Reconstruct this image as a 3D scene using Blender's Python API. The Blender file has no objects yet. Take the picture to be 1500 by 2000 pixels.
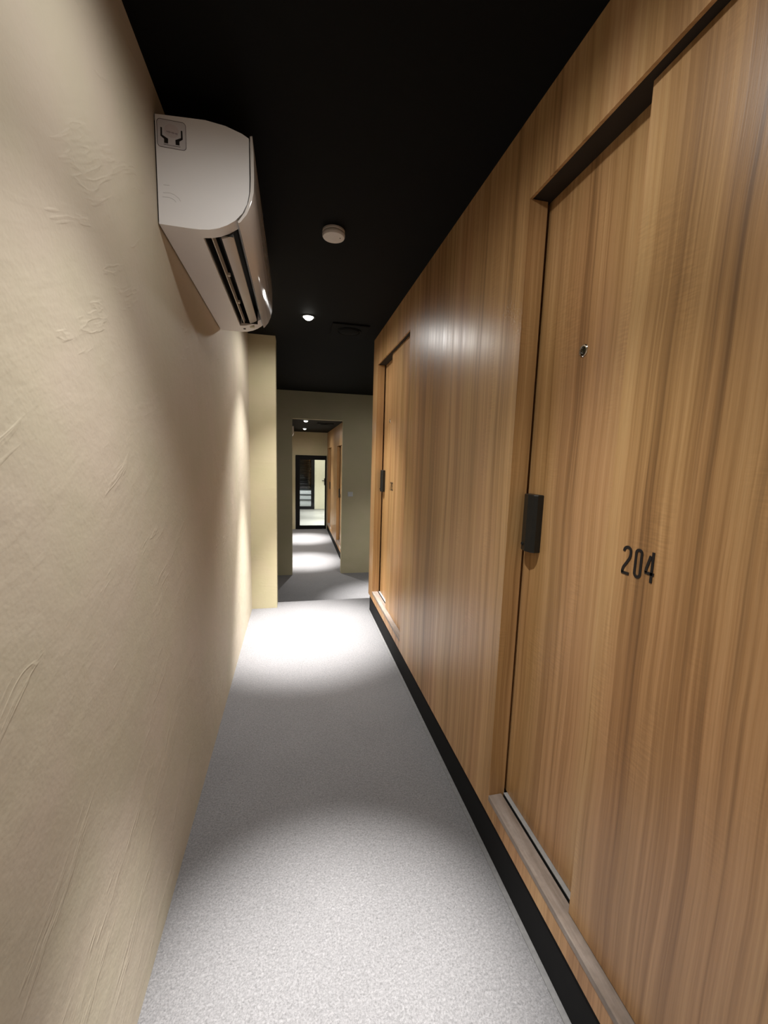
import bpy, bmesh, math, random
from mathutils import Vector, Matrix
random.seed(4)
scn = bpy.context.scene
COL = scn.collection

# ------------------------------------------------------------------ camera
YAW, PITCH, ROLL = 0.2201, 0.1317, 0.0287
CAM_Z = 1.42
_F = Vector((math.sin(YAW)*math.cos(PITCH), math.cos(YAW)*math.cos(PITCH), -math.sin(PITCH)))
_R0 = Vector((math.cos(YAW), -math.sin(YAW), 0))
_U0 = _R0.cross(_F)
_R = _R0*math.cos(ROLL) + _U0*math.sin(ROLL)
_U = _U0*math.cos(ROLL) - _R0*math.sin(ROLL)
cam = bpy.data.cameras.new('camera')
cam.sensor_fit = 'HORIZONTAL'; cam.sensor_width = 36.0
cam.lens = 787.77/1500*36
cam.clip_start = 0.02; cam.clip_end = 60
co = bpy.data.objects.new('camera', cam); COL.objects.link(co)
co.matrix_world = Matrix(((_R.x, _U.x, -_F.x, 0), (_R.y, _U.y, -_F.y, 0), (_R.z, _U.z, -_F.z, CAM_Z), (0, 0, 0, 1)))
scn.camera = co

# ------------------------------------------------------------------ world, exposure
w = bpy.data.worlds.new('world'); scn.world = w; w.use_nodes = True
w.node_tree.nodes['Background'].inputs[0].default_value = (0.5, 0.5, 0.55, 1)
w.node_tree.nodes['Background'].inputs[1].default_value = 0.0
vs = scn.view_settings
vs.view_transform = 'Standard'; vs.look = 'None'; vs.gamma = 1; vs.use_curve_mapping = False
vs.exposure = 0.0

# levels of the place (metres, camera stands over x = 0, y = 0)
XL, XR, XP, XB = -0.3855, 0.6842, 0.7165, 0.757
CEIL = 2.4415
LOW = -0.55                      # lower floor beyond the steps
CEIL2 = 2.06
YSTEP = 3.915
YW0, YW1 = 6.704, 6.82           # wall with the doorway
DX0, DX1, DZ = -0.035, 0.774, 2.012
XL2, XR2 = -0.28, 0.86
YF = 11.05

# the lamps: (x, y, ceiling height, power, beam width in degrees)
# (x, y, ceiling height, reflector core power and cone, middle beam power, wide spill power)
LAMPS = [(0.10, -1.35, CEIL, 1050, 34, 100, 15), (0.10, 0.80, CEIL, 1050, 34, 100, 15), (0.10, 3.19, CEIL, 1600, 44, 230, 20),
         (1.32, 5.25, CEIL, 1700, 42, 200, 15),
         (0.20, 7.6, CEIL2, 1800, 38, 200, 18), (0.23, 9.75, CEIL2, 1800, 38, 200, 18),
         (0.75, 11.9, CEIL2, 600, 50, 420, 80), (0.95, 14.0, CEIL2, 300, 50, 420, 80)]  # the last lamp is added to brighten the cream wall

# ------------------------------------------------------------------ helpers
def worldloc(o):
    v = Vector((0, 0, 0))
    while o is not None:
        v = v + o.location; o = o.parent
    return v
def obj(name, bm, mat, parent=None, loc=None, smooth=False, label=None, cat=None, group=None, kind=None):
    """link the bmesh (world coordinates) as one object"""
    base = worldloc(parent) if parent else Vector(loc or (0, 0, 0))
    if base.length: bmesh.ops.translate(bm, verts=bm.verts, vec=-base)
    bmesh.ops.recalc_face_normals(bm, faces=bm.faces)
    me = bpy.data.meshes.new(name); bm.to_mesh(me); bm.free()
    if smooth:
        for p in me.polygons: p.use_smooth = True
        try: me.set_sharp_from_angle(angle=math.radians(35))
        except Exception: pass
    me.materials.append(mat)
    o = bpy.data.objects.new(name, me); COL.objects.link(o)
    if parent: o.parent = parent
    else: o.location = base
    tag(o, label, cat, group, kind)
    return o
def tag(o, label=None, cat=None, group=None, kind=None):
    if label: o['label'] = label
    if cat: o['category'] = cat
    if group: o['group'] = group
    if kind: o['kind'] = kind
    return o
def empty(name, loc, label=None, cat=None, group=None, kind=None):
    o = bpy.data.objects.new(name, None); COL.objects.link(o); o.location = loc; o.empty_display_size = .05
    return tag(o, label, cat, group, kind)
def bx(bm, x0, x1, y0, y1, z0, z1, bev=0.0, seg=1):
    t = bmesh.new()
    bmesh.ops.create_cube(t, size=1)
    for v in t.verts:
        v.co = Vector(((x0+x1)/2 + v.co.x*(x1-x0), (y0+y1)/2 + v.co.y*(y1-y0), (z0+z1)/2 + v.co.z*(z1-z0)))
    if bev: bmesh.ops.bevel(t, geom=list(t.edges), offset=bev, segments=seg, affect='EDGES', profile=.5)
    join(bm, t); return bm
def join(bm, t):
    me = bpy.data.meshes.new('tmp'); t.to_mesh(me); t.free(); bm.from_mesh(me); bpy.data.meshes.remove(me)
def box(*a, **k): return bx(bmesh.new(), *a, **k)
def extrude_poly(bm, pts, axis, a, b, bev=0.0):
    """pts: closed 2D outline; axis 'y': pts are (x, z); axis 'x': pts are (y, z); axis 'z': (x, y)"""
    def P(p, t): return {'y': (p[0], t, p[1]), 'x': (t, p[0], p[1]), 'z': (p[0], p[1], t)}[axis]
    t = bmesh.new()
    va = [t.verts.new(P(p, a)) for p in pts]; vb = [t.verts.new(P(p, b)) for p in pts]
    n = len(pts)
    for i in range(n): t.faces.new((va[i], va[(i+1) % n], vb[(i+1) % n], vb[i]))
    t.faces.new(va[::-1]); t.faces.new(vb)
    if bev:
        es = [e for e in t.edges if all(v in va for v in e.verts) or all(v in vb for v in e.verts)]
        bmesh.ops.bevel(t, geom=es, offset=bev, segments=2, affect='EDGES', profile=.5)
    join(bm, t); return bm
def lathe(bm, cx, cy, prof, n=40, axis='z', closed=False):
    """prof: (radius, height) list; axis z about (cx, cy), or axis x with centre (cy=y, third in prof base)"""
    t = bmesh.new(); rings = []
    for r, h in prof:
        if r < 1e-6: rings.append([t.verts.new((0, 0, h))]); continue
        rings.append([t.verts.new((r*math.cos(2*math.pi*k/n), r*math.sin(2*math.pi*k/n), h)) for k in range(n)])
    seq = list(zip(rings, rings[1:]))
    if closed: seq.append((rings[-1], rings[0]))
    for A, B in seq:
        if len(A) == 1 and len(B) == 1: continue
        for k in range(n):
            if len(A) == 1: t.faces.new((A[0], B[k], B[(k+1) % n]))
            elif len(B) == 1: t.faces.new((A[k], A[(k+1) % n], B[0]))
            else: t.faces.new((A[k], A[(k+1) % n], B[(k+1) % n], B[k]))
    if axis == 'x':      # height runs towards -x
        for v in t.verts: v.co = Vector((-v.co.z, v.co.x, v.co.y))
    for v in t.verts: v.co += Vector((cx[0], cx[1], cx[2]) if isinstance(cx, tuple) else (cx, cy, 0))
    join(bm, t); return bm
def ribbon(pts, wdt):
    """outline polygon pieces of a thick polyline in 2D (list of quads + round joints)"""
    out = []
    for (a, b), (c, d) in zip(pts, pts[1:]):
        l = math.hypot(c-a, d-b) or 1; nx, ny = -(d-b)/l*wdt/2, (c-a)/l*wdt/2
        out.append([(a+nx, b+ny), (c+nx, d+ny), (c-nx, d-ny), (a-nx, b-ny)])
    return out
def stroke(bm, pts, wdt, axis, a, b, closed=False):
    """one clean mitred ribbon swept from a to b"""
    n = len(pts); L = []; R = []
    for i in range(n):
        p = pts[i]; q0 = pts[i-1] if (i or closed) else None; q1 = pts[(i+1) % n] if (i < n-1 or closed) else None
        d0 = Vector((p[0]-q0[0], p[1]-q0[1])).normalized() if q0 else None
        d1 = Vector((q1[0]-p[0], q1[1]-p[1])).normalized() if q1 else None
        d0 = d0 or d1; d1 = d1 or d0
        t = (d0+d1).normalized(); nn = Vector((-t.y, t.x)); s = max(.45, nn.dot(Vector((-d0.y, d0.x))))
        L.append((p[0]+nn.x*wdt/2/s, p[1]+nn.y*wdt/2/s)); R.append((p[0]-nn.x*wdt/2/s, p[1]-nn.y*wdt/2/s))
    m = n if closed else n-1
    def P(p, t): return {'y': (p[0], t, p[1]), 'x': (t, p[0], p[1])}[axis]
    t = bmesh.new()
    A = [[t.verts.new(P(q, h)) for q in S] for S in (L, R) for h in (a, b)]   # La Lb Ra Rb
    for i in range(m):
        j = (i+1) % n
        La, Lb, Ra, Rb = A
        t.faces.new((La[i], La[j], Ra[j], Ra[i])); t.faces.new((Lb[i], Rb[i], Rb[j], Lb[j]))
        t.faces.new((La[i], Lb[i], Lb[j], La[j])); t.faces.new((Ra[i], Ra[j], Rb[j], Rb[i]))
    if not closed:
        La, Lb, Ra, Rb = A
        t.faces.new((La[0], Ra[0], Rb[0], Lb[0])); t.faces.new((La[-1], Lb[-1], Rb[-1], Ra[-1]))
    join(bm, t); return bm

# ------------------------------------------------------------------ materials
class NT:
    def __init__(s, name):
        s.m = bpy.data.materials.new(name); s.m.use_nodes = True; s.t = s.m.node_tree
        s.b = s.t.nodes['Principled BSDF']
    def n(s, typ, **k):
        nd = s.t.nodes.new(typ)
        for a, b in k.items(): setattr(nd, a, b)
        return nd
    def l(s, a, b): s.t.links.new(a, b)
    def math(s, op, a, b=None, c=None):
        nd = s.n('ShaderNodeMath', operation=op)
        for i, v in enumerate((a, b, c)):
            if v is None: continue
            if isinstance(v, (int, float)): nd.inputs[i].default_value = v
            else: s.l(v, nd.inputs[i])
        return nd.outputs[0]
    def pos(s):
        g = s.n('ShaderNodeNewGeometry'); sp = s.n('ShaderNodeSeparateXYZ'); s.l(g.outputs['Position'], sp.inputs[0])
        return sp.outputs
    def vec(s, x, y, z):
        c = s.n('ShaderNodeCombineXYZ')
        for i, v in enumerate((x, y, z)):
            if isinstance(v, (int, float)): c.inputs[i].default_value = v
            else: s.l(v, c.inputs[i])
        return c.outputs[0]
    def noise(s, v, scale, detail=2, rough=.5, dist=0):
        nd = s.n('ShaderNodeTexNoise'); s.l(v, nd.inputs['Vector'])
        nd.inputs['Scale'].default_value = scale; nd.inputs['Detail'].default_value = detail
        nd.inputs['Roughness'].default_value = rough; nd.inputs['Distortion'].default_value = dist
        return nd.outputs[0]
    def ramp(s, f, stops):
        r = s.n('ShaderNodeValToRGB'); s.l(f, r.inputs[0]); e = r.color_ramp.elements
        while len(e) < len(stops): e.new(.5)
        for i, (p, c) in enumerate(stops):
            e[i].position = p; e[i].color = (c, c, c, 1) if isinstance(c, (int, float)) else (*c, 1)
        return r.outputs[0]
    def mix(s, f, a, b, mode='MIX'):
        nd = s.n('ShaderNodeMix', data_type='RGBA', blend_type=mode)
        for i, v in ((0, f), (6, a), (7, b)):
            if isinstance(v, (int, float)): nd.inputs[i].default_value = v
            elif isinstance(v, tuple): nd.inputs[i].default_value = (*v, 1)
            else: s.l(v, nd.inputs[i])
        return nd.outputs[2]
    def bump(s, h, strength, dist=.002):
        nd = s.n('ShaderNodeBump'); s.l(h, nd.inputs['Height'])
        nd.inputs['Strength'].default_value = strength; nd.inputs['Distance'].default_value = dist
        s.l(nd.outputs[0], s.b.inputs['Normal'])
    def set(s, **k):
        for a, v in k.items():
            i = s.b.inputs[a.replace('_', ' ')]
            if isinstance(v, tuple): i.default_value = (*v, 1)
            elif isinstance(v, (int, float)): i.default_value = v
            else: s.l(v, i)
        return s.m

def plain(name, col, rough=.5, metal=0, var=.06, scale=20, bump=0):
    t = NT(name); x, y, z = t.pos()[0:3]
    v = t.vec(x, y, z)
    f = t.noise(v, scale, 3)
    c2 = tuple(max(0, c*(1-var*2)) for c in col)
    t.set(Base_Color=t.mix(f, tuple(c*(1+var) for c in col), c2), Roughness=rough, Metallic=metal)
    if bump: t.bump(t.noise(v, 300, 2), bump, .001)
    return t.m

def wood(name, tint=(1.15, 1.15, 1.08), rough=.34):
    t = NT(name); x, y, z = t.pos()[0:3]
    u = t.math('ADD', t.math('MULTIPLY', x, 1.0), y)
    # slow wander of the grain with height
    wob = t.noise(t.vec(t.math('MULTIPLY', u, 1.2), t.math('MULTIPLY', z, .55), 3.1), 1.6, 2)
    wob2 = t.noise(t.vec(t.math('MULTIPLY', u, 4.0), t.math('MULTIPLY', z, 1.1), 7.7), 2.0, 2)
    uu = t.math('ADD', u, t.math('ADD', t.math('MULTIPLY', wob, .06), t.math('MULTIPLY', wob2, .010)))
    broad = t.noise(t.vec(t.math('MULTIPLY', uu, 7.5), t.math('MULTIPLY', z, .12), .4), 1.0, 2, .55)
    mid = t.noise(t.vec(t.math('MULTIPLY', uu, 34), t.math('MULTIPLY', z, .35), 2.2), 1.0, 3, .6)
    fine = t.noise(t.vec(t.math('MULTIPLY', uu, 150), t.math('MULTIPLY', z, 1.1), 5.0), 1.0, 3, .6)
    pore = t.noise(t.vec(t.math('MULTIPLY', uu, 420), t.math('MULTIPLY', z, 9), 9.0), 1.0, 2, .6)
    flake = t.noise(t.vec(t.math('MULTIPLY', u, 30), t.math('MULTIPLY', z, 190), 1.0), 1.0, 1, .5)
    f = t.math('ADD', t.math('MULTIPLY', broad, .34), t.math('ADD', t.math('MULTIPLY', mid, .40), t.math('MULTIPLY', fine, .26)))
    T = lambda c: tuple(a*b for a, b in zip(c, tint))
    col = t.ramp(f, [(.33, T((.190, .095, .037))), (.43, T((.275, .148, .062))), (.50, T((.360, .203, .092))), (.57, T((.425, .252, .122))), (.68, T((.510, .328, .172)))])
    # greenish / pinkish drift of the veneer
    hue = t.noise(t.vec(t.math('MULTIPLY', u, 5), t.math('MULTIPLY', z, .8), 12), 1.0, 2)
    col = t.mix(.35, col, t.ramp(hue, [(.35, (.93, 1.0, .86)), (.65, (1.08, .97, 1.05))]), 'MULTIPLY')
    dark = t.ramp(mid, [(.30, .80), (.38, 1.0)])
    col = t.mix(1.0, col, dark, 'MULTIPLY')
    col = t.mix(.5, col, t.ramp(pore, [(.3, .86), (.55, 1.04)]), 'MULTIPLY')
    fm = t.ramp(t.noise(t.vec(t.math('MULTIPLY', u, 9), t.math('MULTIPLY', z, 3), 20), 1, 1), [(.55, 0.0), (.7, .35)])
    col = t.mix(fm, col, t.ramp(flake, [(.4, .84), (.6, 1.18)]), 'MULTIPLY')
    t.set(Base_Color=col, Roughness=t.ramp(mid, [(.3, rough+.06), (.7, rough-.04)]), IOR=1.5)
    t.b.inputs['Specular IOR Level'].default_value = .55
    t.bump(t.math('ADD', t.math('MULTIPLY', fine, 1.0), pore), .22, .0006)
    return t.m

def plaster(name, col, s=1.0):
    t = NT(name); x, y, z = t.pos()[0:3]
    p = t.vec(x, y, z)
    patch = t.noise(p, 1.3, 3, .55, .4)
    drift = t.noise(t.vec(x, t.math('MULTIPLY', y, 1), t.math('MULTIPLY', z, 1)), 4.5, 3, .5, .3)
    c = t.ramp(patch, [(.3, tuple(a*b for a, b in zip(col, (.93, .93, .92)))), (.7, tuple(a*b for a, b in zip(col, (1.04, 1.02, 1.02))))])
    c = t.mix(.5, c, t.ramp(drift, [(.35, (.96, .98, .92)), (.65, (1.03, .99, 1.02))]), 'MULTIPLY')
    # trowel strokes: diagonal, stretched, sparse
    a = t.math('ADD', y, t.math('MULTIPLY', z, .45)); b = t.math('SUBTRACT', z, t.math('MULTIPLY', y, .45))
    warp = t.noise(p, 2.2, 2)
    st = t.noise(t.vec(t.math('ADD', t.math('MULTIPLY', a, 2.6), t.math('MULTIPLY', warp, .8)), t.math('ADD', t.math('MULTIPLY', b, 13), t.math('MULTIPLY', warp, 2.2)), x), 1.3, 3, .55)
    cut = t.ramp(st, [(.45, 0.0), (.62, .30), (.66, .85), (.70, .40), (.8, .5)])
    dents = t.noise(p, 10, 4, .6)
    grain = t.noise(p, 160, 2, .6)
    h = t.math('ADD', t.math('MULTIPLY', cut, .55), t.math('ADD', t.math('MULTIPLY', dents, 1.6), t.math('MULTIPLY', grain, .10)))
    t.bump(h, .45*s, .0045)
    t.set(Base_Color=c, Roughness=.72)
    t.b.inputs['Specular IOR Level'].default_value = .25
    return t.m

def carpet(name, col):
    t = NT(name); x, y, z = t.pos()[0:3]; p = t.vec(x, y, z)
    lp = t.noise(p, 190, 3, .65, .6)
    lp2 = t.noise(t.vec(t.math('MULTIPLY', x, 1), t.math('MULTIPLY', y, 1.7), z), 95, 2, .6, .8)
    big = t.noise(p, 2.5, 2)
    c = t.ramp(lp, [(.28, tuple(a*.68 for a in col)), (.50, col), (.72, tuple(min(1, a*1.32) for a in col))])
    c = t.mix(.8, c, t.ramp(lp2, [(.3, .82), (.7, 1.14)]), 'MULTIPLY')
    c = t.mix(.6, c, t.ramp(big, [(.35, .93), (.65, 1.05)]), 'MULTIPLY')
    t.bump(t.math('ADD', lp, lp2), .6, .003)
    t.set(Base_Color=c, Roughness=.95)
    t.b.inputs['Specular IOR Level'].default_value = .1
    t.b.inputs['Sheen Weight'].default_value = .15
    return t.m

M = {}
M['wood'] = wood('wood_laminate')
M['wood_end'] = wood('wood_edge', (1.1, 1.06, .95), .42)
M['sill'] = None
def sillmat():
    t = NT('worn_sill_board'); x, y, z = t.pos()[0:3]
    a = t.noise(t.vec(t.math('MULTIPLY', x, 30), t.math('MULTIPLY', y, 3), z), 1.5, 4, .65)
    d = t.noise(t.vec(x, y, z), 45, 4, .7)
    c = t.ramp(a, [(.3, (.165, .127, .10)), (.5, (.225, .182, .152)), (.7, (.29, .245, .215))])
    c = t.mix(.6, c, t.ramp(d, [(.35, .86), (.62, 1.1)]), 'MULTIPLY')
    t.bump(d, .3, .001); t.set(Base_Color=c, Roughness=.55); return t.m
M['sill'] = sillmat()
M['plaster'] = plaster('beige_plaster', (.505, .453, .357))
M['plaster_far'] = plaster('olive_beige_plaster', (.50, .45, .30), .4)
M['carpet'] = carpet('grey_carpet', (.150, .146, .149))
M['black_ceiling'] = plain('black_ceiling_paint', (.0030, .0030, .0028), .75, 0, .1, 8, .08)
M['black_ceiling'].node_tree.nodes['Principled BSDF'].inputs['Specular IOR Level'].default_value = .12
M['track'] = plain('shaded_track_recess', (.020, .012, .006), .8, 0, .1, 20)  # shade of the recess above the doors, put into a dark colour
M['plinth'] = plain('black_plinth', (.0085, .0085, .009), .8, 0, .1, 30)
M['plinth'].node_tree.nodes['Principled BSDF'].inputs['Specular IOR Level'].default_value = .15
M['seal'] = plain('grey_seal', (.15, .146, .145), .85, 0, .2, 90)
M['carpet_edge'] = plain('grey_edge_strip', (.30, .295, .29), .8, 0, .15, 60)
M['ac_white'] = plain('white_plastic', (.80, .78, .77), .38, 0, .02, 5)
M['ac_gloss'] = plain('glossy_front_plastic', (.68, .64, .60), .09, 0, .01, 5)
M['ac_vane'] = plain('vane_plastic', (.60, .545, .48), .3, 0, .02, 5)
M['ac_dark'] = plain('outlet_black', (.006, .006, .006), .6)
M['sticker'] = plain('sticker_film', (.60, .575, .58), .35, 0, .02, 30)
M['sticker_line'] = plain('sticker_dark_line', (.05, .035, .035), .5)
M['sticker_black'] = plain('sticker_black', (.008, .008, .008), .4)
M['sticker_grey'] = plain('sticker_grey_print', (.22, .19, .20), .5)
M['sticker_pink'] = plain('sticker_pale_tint', (.56, .50, .50), .4)
M['det_white'] = plain('detector_plastic', (.74, .69, .64), .45, 0, .05, 60)
M['black_metal'] = plain('black_metal', (.012, .012, .0125), .38, .3, .1, 40)
M['handle'] = plain('dark_handle_metal', (.022, .022, .020), .36, .4, .15, 60)
M['hole'] = plain('black_hole', (.002, .002, .002), .8)
M['digit'] = plain('black_number', (.005, .004, .005), .4)
M['chrome'] = plain('chrome', (.75, .72, .66), .12, 1, .02, 50)
M['lens'] = plain('peephole_lens', (.02, .018, .01), .05, 0, .1, 50)
M['switch'] = plain('switch_plastic', (.62, .62, .62), .4)
M['frame_black'] = plain('black_frame', (.004, .004, .0045), .6)
M['frame_black'].node_tree.nodes['Principled BSDF'].inputs['Specular IOR Level'].default_value = .15
M['cream'] = plain('cream_door_paint', (.74, .71, .55), .5)
M['stair'] = plain('white_stair', (.72, .72, .72), .5)
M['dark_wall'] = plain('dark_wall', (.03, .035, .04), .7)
def glassmat():
    t = NT('door_glass'); x, y, z = t.pos()[0:3]
    tr = t.n('ShaderNodeBsdfTransparent'); gl = t.n('ShaderNodeBsdfGlossy'); mx = t.n('ShaderNodeMixShader')
    tr.inputs[0].default_value = (.95, .97, .96, 1); gl.inputs['Roughness'].default_value = .02
    fr = t.n('ShaderNodeFresnel'); fr.inputs[0].default_value = 1.45
    t.l(fr.outputs[0], mx.inputs[0]); t.l(tr.outputs[0], mx.inputs[1]); t.l(gl.outputs[0], mx.inputs[2])
    o = t.t.nodes['Material Output']; t.l(mx.outputs[0], o.inputs[0]); return t.m
M['glass'] = glassmat()
def emit(name, col, s):
    t = NT(name); t.set(Base_Color=(.8, .8, .8), Emission_Color=col, Emission_Strength=s); return t.m
M['lamp'] = emit('lamp_disc', (1, .97, .88), 14)

# ------------------------------------------------------------------ setting: floors
W = 0.12
f = obj('floor', box(XL-W, 2.4, -2.6, YSTEP, -.04, 0), M['carpet'], kind='structure', label='grey loop carpet of the near corridor up to the step edge')
obj('floor', box(-1.7, 2.4, YSTEP+.56, YW1, LOW-.04, LOW), M['carpet'], kind='structure', label='lower grey carpet floor beyond the step edge, in front of the doorway wall')
obj('floor', box(-.6, 2.0, YW1, YF+.06, LOW-.04, LOW), M['carpet'], kind='structure', label='grey carpet floor of the narrow corridor seen through the doorway')
M['floor_hard'] = plain('grey_hard_floor', (.30, .30, .28), .35, 0, .08, 3)
obj('floor', box(-1.5, 1.9, YF+.06, 22, LOW-.04, LOW), M['floor_hard'], kind='structure', label='smooth grey floor behind the far glass door')
# two hidden steps down
st = empty('step', (0, YSTEP, 0), kind='structure', label='carpeted steps going down from the near corridor floor')
obj('riser', box(-1.7, 2.4, YSTEP, YSTEP+.28, -.60, -.183), M['carpet'], st)
obj('riser', box(-1.7, 2.4, YSTEP+.28, YSTEP+.56, -.60, -.367), M['carpet'], st)
obj('riser', box(-1.7, 2.4, YSTEP-.03, YSTEP, -.60, -.04), M['carpet'], st)

# ceilings
obj('ceiling', box(-1.8, 2.5, -2.7, YW1, CEIL, CEIL+.1), M['black_ceiling'], kind='structure', label='matt black ceiling over the near corridor')
obj('ceiling', box(-.6, 2.0, YW1, YF+.06, CEIL2, CEIL2+.1), M['black_ceiling'], kind='structure', label='black ceiling of the narrow corridor past the doorway')
obj('ceiling', box(-1.6, 2.0, YF+.06, 22, CEIL2, CEIL2+.1), M['black_ceiling'], kind='structure', label='dark ceiling behind the far glass door')

# walls
obj('wall_left', box(XL-W, XL, -2.6, 3.767, -.0, CEIL), M['plaster'], kind='structure', label='long beige trowelled plaster wall on the left')
obj('wall_left', box(-1.7, -.1607, 3.767, 3.93, 0, CEIL), M['plaster_far'], kind='structure', label='beige plaster pier standing out at the end of the left wall')
obj('wall_left', box(-1.8, -1.7, 3.767, YW0, -.6, CEIL), M['plaster_far'], kind='structure', label='lobby side wall hidden behind the beige pier')
obj('wall_right', box(2.4, 2.5, YSTEP-.4, YW0, -.6, CEIL), M['plaster_far'], kind='structure', label='lobby side wall hidden behind the wood wall')
obj('wall_back', box(XL-W, 2.4, -2.7, -2.6, 0, CEIL), M['plaster'], kind='structure', label='beige wall closing the corridor behind the viewer')
wf = bmesh.new()
bx(wf, -1.8, DX0, YW0, YW1, LOW, CEIL); bx(wf, DX1, 2.5, YW0, YW1, LOW, CEIL); bx(wf, DX0, DX1, YW0, YW1, DZ, CEIL)
obj('wall_far', wf, M['plaster_far'], kind='structure', label='dim olive beige wall with the open doorway')
obj('wall_left', box(XL2-W, XL2, YW1, YF, LOW, CEIL2), M['plaster_far'], kind='structure', label='left wall of the narrow corridor past the doorway')
wg = bmesh.new()
GX0, GX1, GZ = .022, .845, 1.452
bx(wg, -.6, GX0, YF, YF+.1, LOW, CEIL2); bx(wg, GX1, 2.0, YF, YF+.1, LOW, CEIL2); bx(wg, GX0, GX1, YF, YF+.1, GZ, CEIL2)
obj('wall_far', wg, M['plaster_far'], kind='structure', label='olive beige wall above and beside the black framed glass door')
obj('wall_right', box(1.30, 1.4, YF+.1, 15.4, LOW, CEIL2), M['plaster_far'], kind='structure', label='pale side wall behind the glass door')
obj('wall_left', box(-1.5, -1.4, YF+.1, 22, LOW, CEIL2), M['dark_wall'], kind='structure', label='dark side wall behind the glass door')
wh = bmesh.new()
bx(wh, 1.17, 1.5, 15.30, 15.40, LOW, CEIL2); bx(wh, .728, 1.17, 15.34, 15.40, 1.42, CEIL2); bx(wh, -1.5, -.05, 15.30, 15.40, LOW, CEIL2); bx(wh, -.05, .728, 15.30, 15.40, 1.42, CEIL2)
obj('wall_far', wh, M['plaster_far'], kind='structure', label='cream wall around the inner doors behind the glass door')
obj('wall_far', box(-1.5, 1.9, 21.9, 22, LOW, CEIL2), M['dark_wall'], kind='structure', label='dark back wall behind the stairs')
obj('wall_right', box(.80, .9, 15.4, 22, LOW, CEIL2), M['dark_wall'], kind='structure', label='dark wall beside the stairs')

# ------------------------------------------------------------------ wood wall with sliding doors
def digit_pts(ch, y0, wd, z0, h):
    """stroke of a condensed numeral; y falls towards the reader's right"""
    s = .0062; r = wd/2 - s/2
    def P(a, b): return (y0 - s/2 - a*(wd-s), z0 + s/2 + b*(h-s))
    k = (wd-s)/2/(h-s)
    def arc(cx, cy, a0, a1, n=8): return [P(cx+.5*math.cos(math.radians(a0+(a1-a0)*i/n)), cy+k*math.sin(math.radians(a0+(a1-a0)*i/n))) for i in range(n+1)]
    if ch == '0': return [(arc(.5, 1-k, 0, 180)+arc(.5, k, 180, 360), True)]
    if ch == '2': return [([P(0, 1-k*1.15)]+arc(.5, 1-k, 180, 0)+[P(1, .74), P(.9, .60), P(.5, .40), P(.1, .20), P(0, .08), P(0, 0)] , False), ([P(-.14, 0), P(1.0, 0)], False)]
    if ch == '3': return [([P(0, 1-k*1.1)]+arc(.5, 1-k, 180, 0)+[P(1, .68), P(.85, .56), P(.45, .53)], False), ([P(.45, .53), P(.85, .50), P(1, .38)]+arc(.5, k, 360, 180)+[P(0, k*1.1)], False)]
    if ch == '4': return [([P(.46, .90), P(.02, .40), P(0, .33), P(0, .27)], False), ([P(-.14, .27), P(1.08, .27)], False), ([P(.76, 1.05), P(.76, -.05)], False)]
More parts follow.
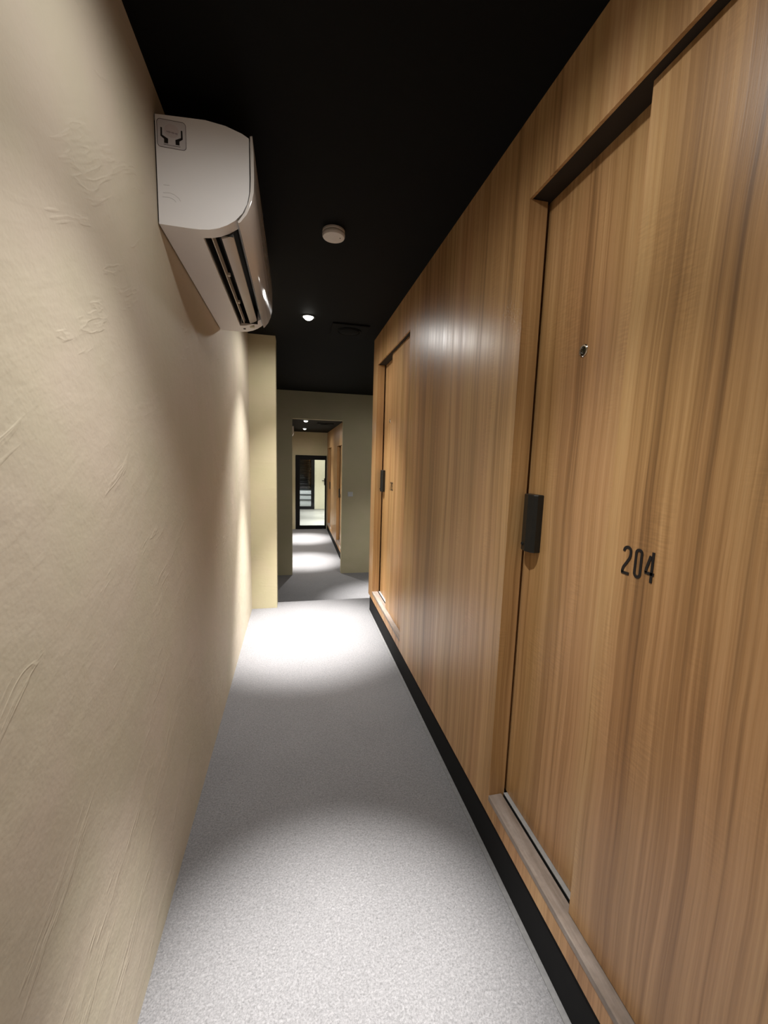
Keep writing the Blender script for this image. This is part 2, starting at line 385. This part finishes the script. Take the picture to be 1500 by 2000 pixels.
def door_module(n, xr, yj, zb, num, label, ceil, yend_hint, detail=True):
    """sliding door in the wood wall: opening from yj (far jamb) back to yj-.98; zb = level of the plinth's foot"""
    zs, zl = zb+.2254, zb+2.198
    yn = yj-.98
    dx = xr-XR
    d = empty(f'door_{n}', (xr, yj-.5, zs), kind='structure', label=label)
    leaf = obj('door_leaf', box(XB+dx, XB+dx+.035, yn-.05, yj+.045, zs+.001, zl+.0025), M['wood'], d)
    pan = obj('front_panel', box(XP+dx, XP+dx+.028, yn+.0, yj-.3946, zs+.0015, zl+.0025, bev=.0012), M['wood'], d)
    obj('jamb', box(xr, xr+.0605, yj, yj+.018, zb+.1487, zl), M['wood'], d)
    sb = obj('sill_board', box(xr-.0015, xr+.0500, yn, yj, zs-.02, zs, bev=.0015), M['sill'], d)
    obj('sill_strip', box(xr+.0588, xr+.0735, yn, yj, zs-.003, zs-.0005), M['carpet_edge'], d)
    obj('groove_shade', box(xr+.0590, xr+.105, yn, yj, zs-.06, zs-.003), M['hole'], d)  # added black block, the groove's shade put into its colour
    obj('floor_groove', box(xr+.0500, xr+.0590, yn, yj, zs-.07, zs-.045), M['hole'], d)
    # handle: tall rounded black pull next to the jamb
    hy0, hy1, hz0, hz1 = yj-.080, yj-.010, zb+1.137, zb+1.321
    hb = bmesh.new()
    xf = XB+dx
    extrude_poly(hb, [(hy1, xf), (hy1, xf-.020), (hy1-.010, xf-.030), (hy1-.040, xf-.036), (hy0+.008, xf-.030), (hy0, xf-.020), (hy0, xf)], 'z', hz0, hz1, .003)
    for v in hb.verts: v.co = Vector((v.co.y, v.co.x, v.co.z))
    h = obj('door_handle', hb, M['handle'], d)
    if detail:
        kh = bmesh.new(); lathe(kh, (xf-.0335, hy1-.022, hz0+.022), 0, [(0, 0), (.0055, 0), (.0055, .0022), (.0035, .0026), (.0035, .0012), (0, .0012)], 20, 'x')
        obj('key_hole', kh, M['hole'], h)
    # peephole
    py, pz = yj-.203, zb+1.722
    pb = bmesh.new(); lathe(pb, (xf, py, pz), 0, [(.0165, 0), (.0165, .002), (.0145, .0038), (.0110, .0032), (.0100, .0010), (.0100, 0)], 32, 'x')
    pe = obj('peephole', pb, M['chrome'], d, smooth=True)
    lb = bmesh.new(); lathe(lb, (xf, py, pz), 0, [(.0100, 0), (.0098, .0008), (.007, .0020), (.004, .0028), (0, .0031)], 24, 'x')
    obj('lens', lb, M['lens'], pe, smooth=True)
    if num:
        yo = yj-1.1918
        for ch, a, wd, dz in zip(num, (.7445, .7120, .6840), (.0245, .0205, .0245), (0, 0, 0)):
            b = bmesh.new()
            for pts, cl in digit_pts(ch, a+yo, wd, zb+1.181, .0645):
                stroke(b, pts, .0062, 'x', XP+dx-.0012, XP+dx+.0002, cl)
            obj('digit', b, M['digit'], pan)
    return d

def wood_wall(name, label, xr, y0, y1, zb, ceil, jambs):
    """wood cladding from y0 to y1 with door openings; each clad board is a part"""
    zw, zs, zl = zb+.1487, zb+.2254, zb+2.198
    core = obj(name, box(xr+.11, xr+.17, y0, y1-.0185, zb-.0, ceil), M['black_metal'], kind='structure', label=label)
    segs = []; prev = y0
    for yj in sorted(jambs):
        yn = yj-.98
        if yn > prev: obj('wood_panel', box(xr, xr+.06, prev+(.018 if prev > y0 else 0), yn-.0010, zw, ceil), M['wood'], core)
        obj('header_panel', box(xr, xr+.009, max(yn, prev), yj+.018, zl, ceil), M['wood'], core)
        obj('door_track', box(xr+.009, xr+.11, max(yn, prev), yj+.05, zl+.003, ceil), M['track'], core)  # solid block, the cavity's shade is in its colour
        obj('fascia_board', box(xr, xr+.05, max(yn, prev), yj, zw, zs-.02), M['wood_end'], core)
        obj('fascia_board', box(xr+.0575, xr+.11, max(yn, prev), yj, zw, zs-.075), M['wood_end'], core)
        prev = yj
    if y1 > prev+.02: obj('wood_panel', box(xr, xr+.06, prev+.018, y1, zw, ceil), M['wood'], core)
    obj('wood_end_board', box(xr+.06, xr+.17, y1-.018, y1, zw, ceil), M['wood'], core)
    obj('plinth', box(xr+.006, xr+.11, y0, y1-.045, zb, zw), M['plinth'], core)
    return core

# near wood wall, pushed wall parts stop short of the jamb faces
wood_wall('wall_right', 'tall wood laminate wall with two sliding doors on the right', XR, -2.6, 3.64, 0, CEIL, [-1.07, 1.1918, 3.455])
door_module(1, XR, 1.1918, 0, '204', 'nearest sliding wood door, with black number 204', CEIL, 0)
door_module(2, XR, 3.455, 0, '203', 'second sliding wood door, near the far end of the wood wall', CEIL, 0)
door_module(3, XR, -1.07, 0, None, 'sliding wood door behind the viewer', CEIL, 0)
wood_wall('wall_right', 'wood laminate wall of the narrow corridor past the doorway', XR2, YW1, YF, LOW, CEIL2, [8.45, 10.71])
door_module(4, XR2, 8.45, LOW, '202', 'sliding wood door seen through the doorway', CEIL2, 0)
door_module(5, XR2, 10.71, LOW, None, 'farthest sliding wood door, beside the glass door', CEIL2, 0)
# grey sealing strips where the carpet meets the plinth
obj('trim_1', box(XR-.012, XR+.006, -2.6, 3.595, 0, .0035, bev=.001), M['seal'], kind='structure', label='thin pale strip along the foot of the black plinth')

# ------------------------------------------------------------------ downlights
def downlight(x, y, z, core, width, mid, spill, label):
    d = empty('downlight', (x, y, z), label=label, cat='ceiling light', group='round recessed downlights')
    b = bmesh.new(); lathe(b, (x, y, z), 0, [(.041, -.006), (.043, -.007), (.053, -.004), (.054, 0), (.041, 0)], 40, closed=True)
    obj('trim_ring', b, M['black_metal'], d, smooth=True)
    b = bmesh.new(); lathe(b, (x, y, z), 0, [(0, -.026), (.012, -.0245), (.023, -.020), (.031, -.0135), (.036, -.006), (.0375, 0), (0, 0)], 32)
    obj('lamp_lens', b, M['lamp'], d, smooth=True)
    # narrow bright core plus a faint wide spill, as a small reflector lamp throws
    for nm, pw, ang in (('downlight_core', core, width), ('downlight_beam', mid, 90), ('downlight_spill', spill, 180)):
        la = bpy.data.lights.new(nm, 'SPOT'); la.energy = pw; la.shadow_soft_size = .022
        la.spot_size = math.radians(ang); la.spot_blend = .65 if ang == 180 else 1.0
        la.color = (1.0, .985, .955)
        o = bpy.data.objects.new(nm, la); COL.objects.link(o); o.parent = d; o.location = (0, 0, -.052)
    return d
LL = {0: 'recessed ceiling downlight behind the viewer', 1: 'recessed ceiling downlight just above the picture, between air conditioner and door 204',
      2: 'bright round recessed downlight beyond the smoke detector', 3: 'recessed downlight in the lobby ceiling hidden behind the wood wall',
      4: 'small glowing downlight nearer of two seen through the doorway', 5: 'small glowing downlight farther of two seen through the doorway', 6: 'recessed downlight just behind the glass door', 7: 'added downlight that brightens the cream door'}
for i, L in enumerate(LAMPS): downlight(*L, LL[i])
# low lamp on the stairs behind
la = bpy.data.lights.new('stair_lamp_beam', 'SPOT'); la.energy = 420; la.spot_size = math.radians(34); la.spot_blend = .25; la.shadow_soft_size = .05
so = empty('downlight', (.35, 15.9, CEIL2), label='recessed downlight over the low white steps', cat='ceiling light')
b = bmesh.new(); lathe(b, (.35, 15.9, CEIL2), 0, [(0, -.006), (.04, -.006), (.046, -.004), (.047, 0), (0, 0)], 32)
obj('lamp_lens', b, M['lamp'], so)
lo = bpy.data.objects.new('stair_lamp_beam', la); COL.objects.link(lo); lo.parent = so; lo.location = (0, 0, -.05)
lo.rotation_euler = (math.radians(24), 0, 0)

# ------------------------------------------------------------------ air conditioner
def air_conditioner(y0, y1, x, zo, label, detail=True):
    def X(v): return x + (v+.3855)
    a = empty('air_conditioner', (x, (y0+y1)/2, 2.074+zo), label=label, cat='air conditioner')
    full = [(-.3815, 2.074), (-.34, 2.0735), (-.30, 2.073), (-.272, 2.0738), (-.245, 2.0772), (-.22, 2.0845), (-.195, 2.0965), (-.172, 2.1125), (-.152, 2.135), (-.138, 2.163), (-.1315, 2.195), (-.1305, 2.23),
            (-.1305, 2.340), (-.150, 2.3495), (-.195, 2.3615), (-.25, 2.3665), (-.3815, 2.358)]
    notch = [(-.3815, 2.074), (-.34, 2.0735), (-.30, 2.073), (-.272, 2.0738), (-.262, 2.185), (-.19, 2.185), (-.170, 2.1145), (-.152, 2.135), (-.138, 2.163), (-.1315, 2.195), (-.1305, 2.23),
             (-.1305, 2.340), (-.150, 2.3495), (-.195, 2.3615), (-.25, 2.3665), (-.3815, 2.358)]
    Q = lambda L: [(X(p), q+zo) for p, q in L]
    s0, s1 = y0+.048, y1-.105
    b = bmesh.new()
    extrude_poly(b, Q(full), 'y', y0, s0); extrude_poly(b, Q(notch), 'y', s0, s1); extrude_poly(b, Q(full), 'y', s1, y1)
    obj('body', b, M['ac_white'], a, smooth=True)
    out = [(-.1205, 2.347), (-.1175, 2.30), (-.117, 2.23), (-.1185, 2.195), (-.1255, 2.163), (-.139, 2.132), (-.1565, 2.1095), (-.163, 2.104)]
    inn = [(-.166, 2.110), (-.158, 2.1165), (-.1455, 2.137), (-.133, 2.166), (-.127, 2.196), (-.1265, 2.23), (-.1275, 2.345)]
    b = bmesh.new(); extrude_poly(b, Q(out+inn), 'y', y0-.003, y1+.003, .0012)
    obj('front_panel', b, M['ac_gloss'], a, smooth=True)
    # dark outlet, louver, vane
    b = bmesh.new()
    extrude_poly(b, Q([(-.2705, 2.080), (-.2605, 2.183), (-.191, 2.183), (-.172, 2.119), (-.1735, 2.119), (-.193, 2.180), (-.259, 2.180), (-.2685, 2.080)]), 'y', s0+.001, s1-.001)
    bx(b, X(-.262), X(-.185), s0+.0005, s0+.002, 2.088+zo, 2.18+zo)
    bx(b, X(-.262), X(-.185), s1-.002, s1-.0005, 2.088+zo, 2.18+zo)
    obj('air_outlet', b, M['ac_dark'], a)
    b = bmesh.new()
    extrude_poly(b, Q([(-.2245, 2.0935), (-.222, 2.0885), (-.206, 2.0935), (-.190, 2.1035), (-.1885, 2.108), (-.207, 2.100)]), 'y', s0+.022, s1-.004, .001)
    obj('louver', b, M['ac_vane'], a, smooth=True)
    b = bmesh.new()
    extrude_poly(b, Q([(-.2525, 2.086), (-.2495, 2.086), (-.246, 2.104), (-.249, 2.104)]), 'y', s0+.002, s1-.002)
    obj('vane', b, M['ac_vane'], a)
    if detail:
        for yy in (s0+.30, s0+.58):
            obj('vane_clip', box(X(-.249), X(-.237), yy, yy+.014, 2.091+zo, 2.103+zo, bev=.003, seg=2), M['ac_vane'], a)
        # marks on the far end of the underside
        b = bmesh.new()
        bx(b, X(-.262), X(-.250), y1-.062, y1-.048, 2.0722+zo, 2.078+zo, bev=.002)
        obj('screw_hole', b, M['sticker_line'], a)
        obj('small_label', box(X(-.228), X(-.205), y1-.080, y1-.055, 2.0820+zo, 2.092+zo), plain('pale_label', (.50, .47, .33), .5), a)
        # mounting gap shadow, painted as a black plate behind the body
        obj('gap_shadow_plate', box(X(-.3855), X(-.3815), y0+.006, y1-.006, 2.085+zo, 2.345+zo), M['ac_dark'], a)
        # sticker on the near end: white rounded square with dark outline and two black hands
        yy = y0-.0006
        def rr(x0, x1, z0, z1, r, n=5):
            P = []
            for cx, cz, a0 in ((x1-r, z1-r, 0), (x0+r, z1-r, 90), (x0+r, z0+r, 180), (x1-r, z0+r, 270)):
                P += [(cx+r*math.cos(math.radians(a0+90*i/n)), cz+r*math.sin(math.radians(a0+90*i/n))) for i in range(n+1)]
            return P
        sx0, sx1, sz0, sz1 = -.3775, -.3015, 2.2765+zo, 2.3485+zo
        b = bmesh.new(); extrude_poly(b, Q([(p, q-zo) for p, q in rr(sx0, sx1, sz0, sz1, .009)]), 'y', yy, y0+.0002)
        stk = obj('sticker', b, M['sticker'], a)
        b = bmesh.new(); stroke(b, Q([(p, q-zo) for p, q in rr(sx0+.0005, sx1-.0005, sz0+.0005, sz1-.0005, .009)]), .0011, 'y', yy-.0004, yy, True)
        obj('outline', b, M['sticker_line'], stk)
        cx = (sx0+sx1)/2; e = yy-.0005
        for s in (-1, 1):
            b = bmesh.new()
            f1 = lambda u, v: (X(cx+s*u), 2.2765+zo+v)
            order = (lambda L: L if s > 0 else L[::-1])
            extrude_poly(b, order([f1(.0285, .050), f1(.0245, .050), f1(.0245, .031), f1(.0290, .028)]), 'y', e, yy)
            extrude_poly(b, order([f1(.0290, .028), f1(.0245, .031), f1(.0095, .0235), f1(.0100, .0115), f1(.0200, .0115), f1(.0200, .0215)]), 'y', e, yy)
            obj('hand_emblem', b, M['sticker_black'], stk)
        b = bmesh.new()
        P = [(X(cx+.019*math.cos(t*math.pi/12)), 2.2765+zo+.045+.0175*math.sin(t*math.pi/12)) for t in range(24)]
        extrude_poly(b, P, 'y', yy-.0003, yy)
        obj('oval_print', b, M['sticker_pink'], stk)
        b = bmesh.new()
        for k in range(9):
            u = -.0135+k*.0033; hh = .0022+.0012*((k*7) % 3)
            bx(b, X(cx+u), X(cx+u+.0022), yy-.0005, yy, 2.2765+zo+.0420-hh/2-.0003*k, 2.2765+zo+.0420+hh/2-.0003*k)
        obj('small_print', b, M['sticker_grey'], stk, kind='stuff')
        b = bmesh.new()
        for k in range(13):
            u = -.0215+k*.0034
            bx(b, X(cx+u), X(cx+u+.0024), yy-.0005, yy, 2.2765+zo+.0068, 2.2765+zo+.0086)
        obj('print_line', b, M['sticker_grey'], stk, kind='stuff')
        # scuffs
        b = bmesh.new()
        for pts in ([(-.368, 2.158), (-.350, 2.160), (-.338, 2.157), (-.326, 2.149), (-.322, 2.142)], [(-.370, 2.147), (-.352, 2.148), (-.340, 2.144), (-.334, 2.138)], [(-.366, 2.179), (-.350, 2.180)]):
            stroke(b, Q(pts), .0008, 'y', y0-.0003, y0+.0002)
        obj('scuff_mark', b, plain('grey_scuff', (.42, .40, .39), .5), a)
    return a
air_conditioner(1.379, 2.392, XL, 0, 'white wall air conditioner high on the left plaster wall')
air_conditioner(9.1, 9.95, XL2, -.235, 'small bright air conditioner edge seen at the left of the doorway', False)

# ------------------------------------------------------------------ smoke detector
cx, cy = .175, 1.998
d = empty('smoke_detector', (cx, cy, CEIL), label='white round smoke detector on the black ceiling', cat='smoke detector')
b = bmesh.new(); lathe(b, (cx, cy, CEIL), 0, [(0, 0), (.050, 0), (.051, -.008), (.048, -.011), (0, -.011)], 48)
obj('base', b, M['det_white'], d, smooth=True)
b = bmesh.new(); lathe(b, (cx, cy, CEIL), 0, [(0, -.0135), (.0505, -.0135), (.052, -.016), (.0515, -.024), (.048, -.030), (.040, -.033), (0, -.0345)], 48)
obj('cover', b, M['det_white'], d, smooth=True)
b = bmesh.new(); lathe(b, (cx, cy, CEIL), 0, [(0, -.011), (.043, -.011), (.043, -.0145), (0, -.0145)], 48)
obj('sensor_gap', b, M['hole'], d)
b = bmesh.new(); lathe(b, (cx+.028, cy-.012, CEIL), 0, [(0, -.033), (.0022, -.033), (.002, -.0355), (0, -.036)], 16)
obj('indicator', b, M['sticker_line'], d)

# ------------------------------------------------------------------ ceiling vents
def vent(x0, x1, y0, y1, z, label):
    v = empty('ceiling_vent', ((x0+x1)/2, (y0+y1)/2, z), label=label, cat='vent', group='black ceiling vents')
    obj('cover_plate', box(x0, x1, y0, y1, z-.013, z, bev=.003), M['black_ceiling'], v)
    cx, cy = (x0+x1)/2, (y0+y1)/2
    b = bmesh.new(); lathe(b, (cx, cy, z), 0, [(.098, -.013), (.098, -.018), (.092, -.021), (.086, -.018), (.086, -.013)], 48, closed=True)
    obj('ring', b, M['black_ceiling'], v, smooth=True)
    b = bmesh.new(); lathe(b, (cx, cy, z), 0, [(0, -.013), (.080, -.013), (.080, -.020), (.072, -.024), (0, -.025)], 48)
    obj('valve_disc', b, M['black_ceiling'], v, smooth=True)
vent(.285, .575, 3.25, 3.55, CEIL, 'black square ceiling vent with round valve beside the bright downlight')
vent(.43, .74, 7.95, 8.25, CEIL2, 'black ceiling vent seen through the doorway')

# ------------------------------------------------------------------ light switch
s = empty('light_switch', (.915, YW0, .81), label='small white light switch on the dim wall right of the doorway', cat='switch')
obj('plate', box(.868, .955, YW0-.007, YW0, .772, .852, bev=.002), M['switch'], s)
for k in range(2):
    obj('rocker', box(.874+k*.0385, .911+k*.0385, YW0-.011, YW0-.007, .779, .845, bev=.0015), M['switch'], s)

# ------------------------------------------------------------------ far glass doors
def glass_door(n, x0, x1, y, z0, z1, st, sr, top, bot, label):
    d = empty(f'door_{n}', ((x0+x1)/2, y, z0), kind='structure', label=label)
    obj('stile', box(x0, x0+st, y, y+.05, z0, z1, bev=.002), M['frame_black'], d)
    obj('stile', box(x1-sr, x1, y, y+.05, z0, z1, bev=.002), M['frame_black'], d)
    obj('top_rail', box(x0+st, x1-sr, y+.002, y+.048, z1-top, z1), M['frame_black'], d)
    obj('bottom_rail', box(x0+st, x1-sr, y+.002, y+.048, z0, z0+bot), M['frame_black'], d)
    obj('glass_pane', box(x0+st, x1-sr, y+.02, y+.026, z0+bot, z1-top), M['glass'], d)
    return d
glass_door(6, GX0+.002, GX1-.002, YF-.02, LOW+.008, GZ-.002, .115, .038, .118, .092, 'black framed glass door at the far end of the narrow corridor')
glass_door(7, -.045, .726, 15.28, LOW+.006, 1.418, .10, .12, .10, .10, 'inner black framed glass door in front of white stairs')
# cream door with black lever
d = empty('door_8', (.95, 15.3, LOW), kind='structure', label='cream door with black lever behind the glass door')
obj('door_leaf', box(.730, 1.168, 15.30, 15.34, LOW+.006, 1.418, bev=.002), M['cream'], d)
hb = bmesh.new(); bx(hb, 1.085, 1.125, 15.287, 15.30, .36, .62, bev=.004); 
obj('handle_plate', hb, M['frame_black'], d)
obj('lever', box(1.00, 1.115, 15.25, 15.268, .52, .545, bev=.005), M['frame_black'], d)
obj('lever_neck', box(1.097, 1.113, 15.26, 15.29, .522, .543), M['frame_black'], d)

# stairs behind
sc = empty('staircase', (.3, 16.9, LOW), label='low white steps behind the far glass doors', cat='stairs')
for k in range(3):
    obj('stair_step', box(-1.2, .76, 16.9+.27*k, 16.9+.27*(k+1)+.02, LOW+.19*k, LOW+.19*(k+1)-.02), M['stair'], sc)
    obj('stair_tread', box(-1.2, .76, 16.88+.27*k, 16.9+.27*(k+1), LOW+.19*(k+1)-.02, LOW+.19*(k+1), bev=.003), M['dark_wall'], sc)
bl = empty('shaded_stair_slats', (.2, 18.0, CEIL2), label='dark horizontal slats in place of the shaded upper steps', cat='shaded_steps')  # slats replace the upper steps, whose shade is put into the colour
M['shade_slat'] = plain('shaded_step_slat', (.07, .09, .11), .35, 0, .3, 3)  # dark tone paints the shade on the upper steps
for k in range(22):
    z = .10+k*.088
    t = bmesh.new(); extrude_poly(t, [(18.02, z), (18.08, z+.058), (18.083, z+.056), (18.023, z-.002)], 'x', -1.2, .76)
    obj('shade_slat', t, M['shade_slat'], bl)
obj('shade_slat_top_bar', box(-1.2, .76, 18.0, 18.09, CEIL2-.02, CEIL2), M['frame_black'], bl)
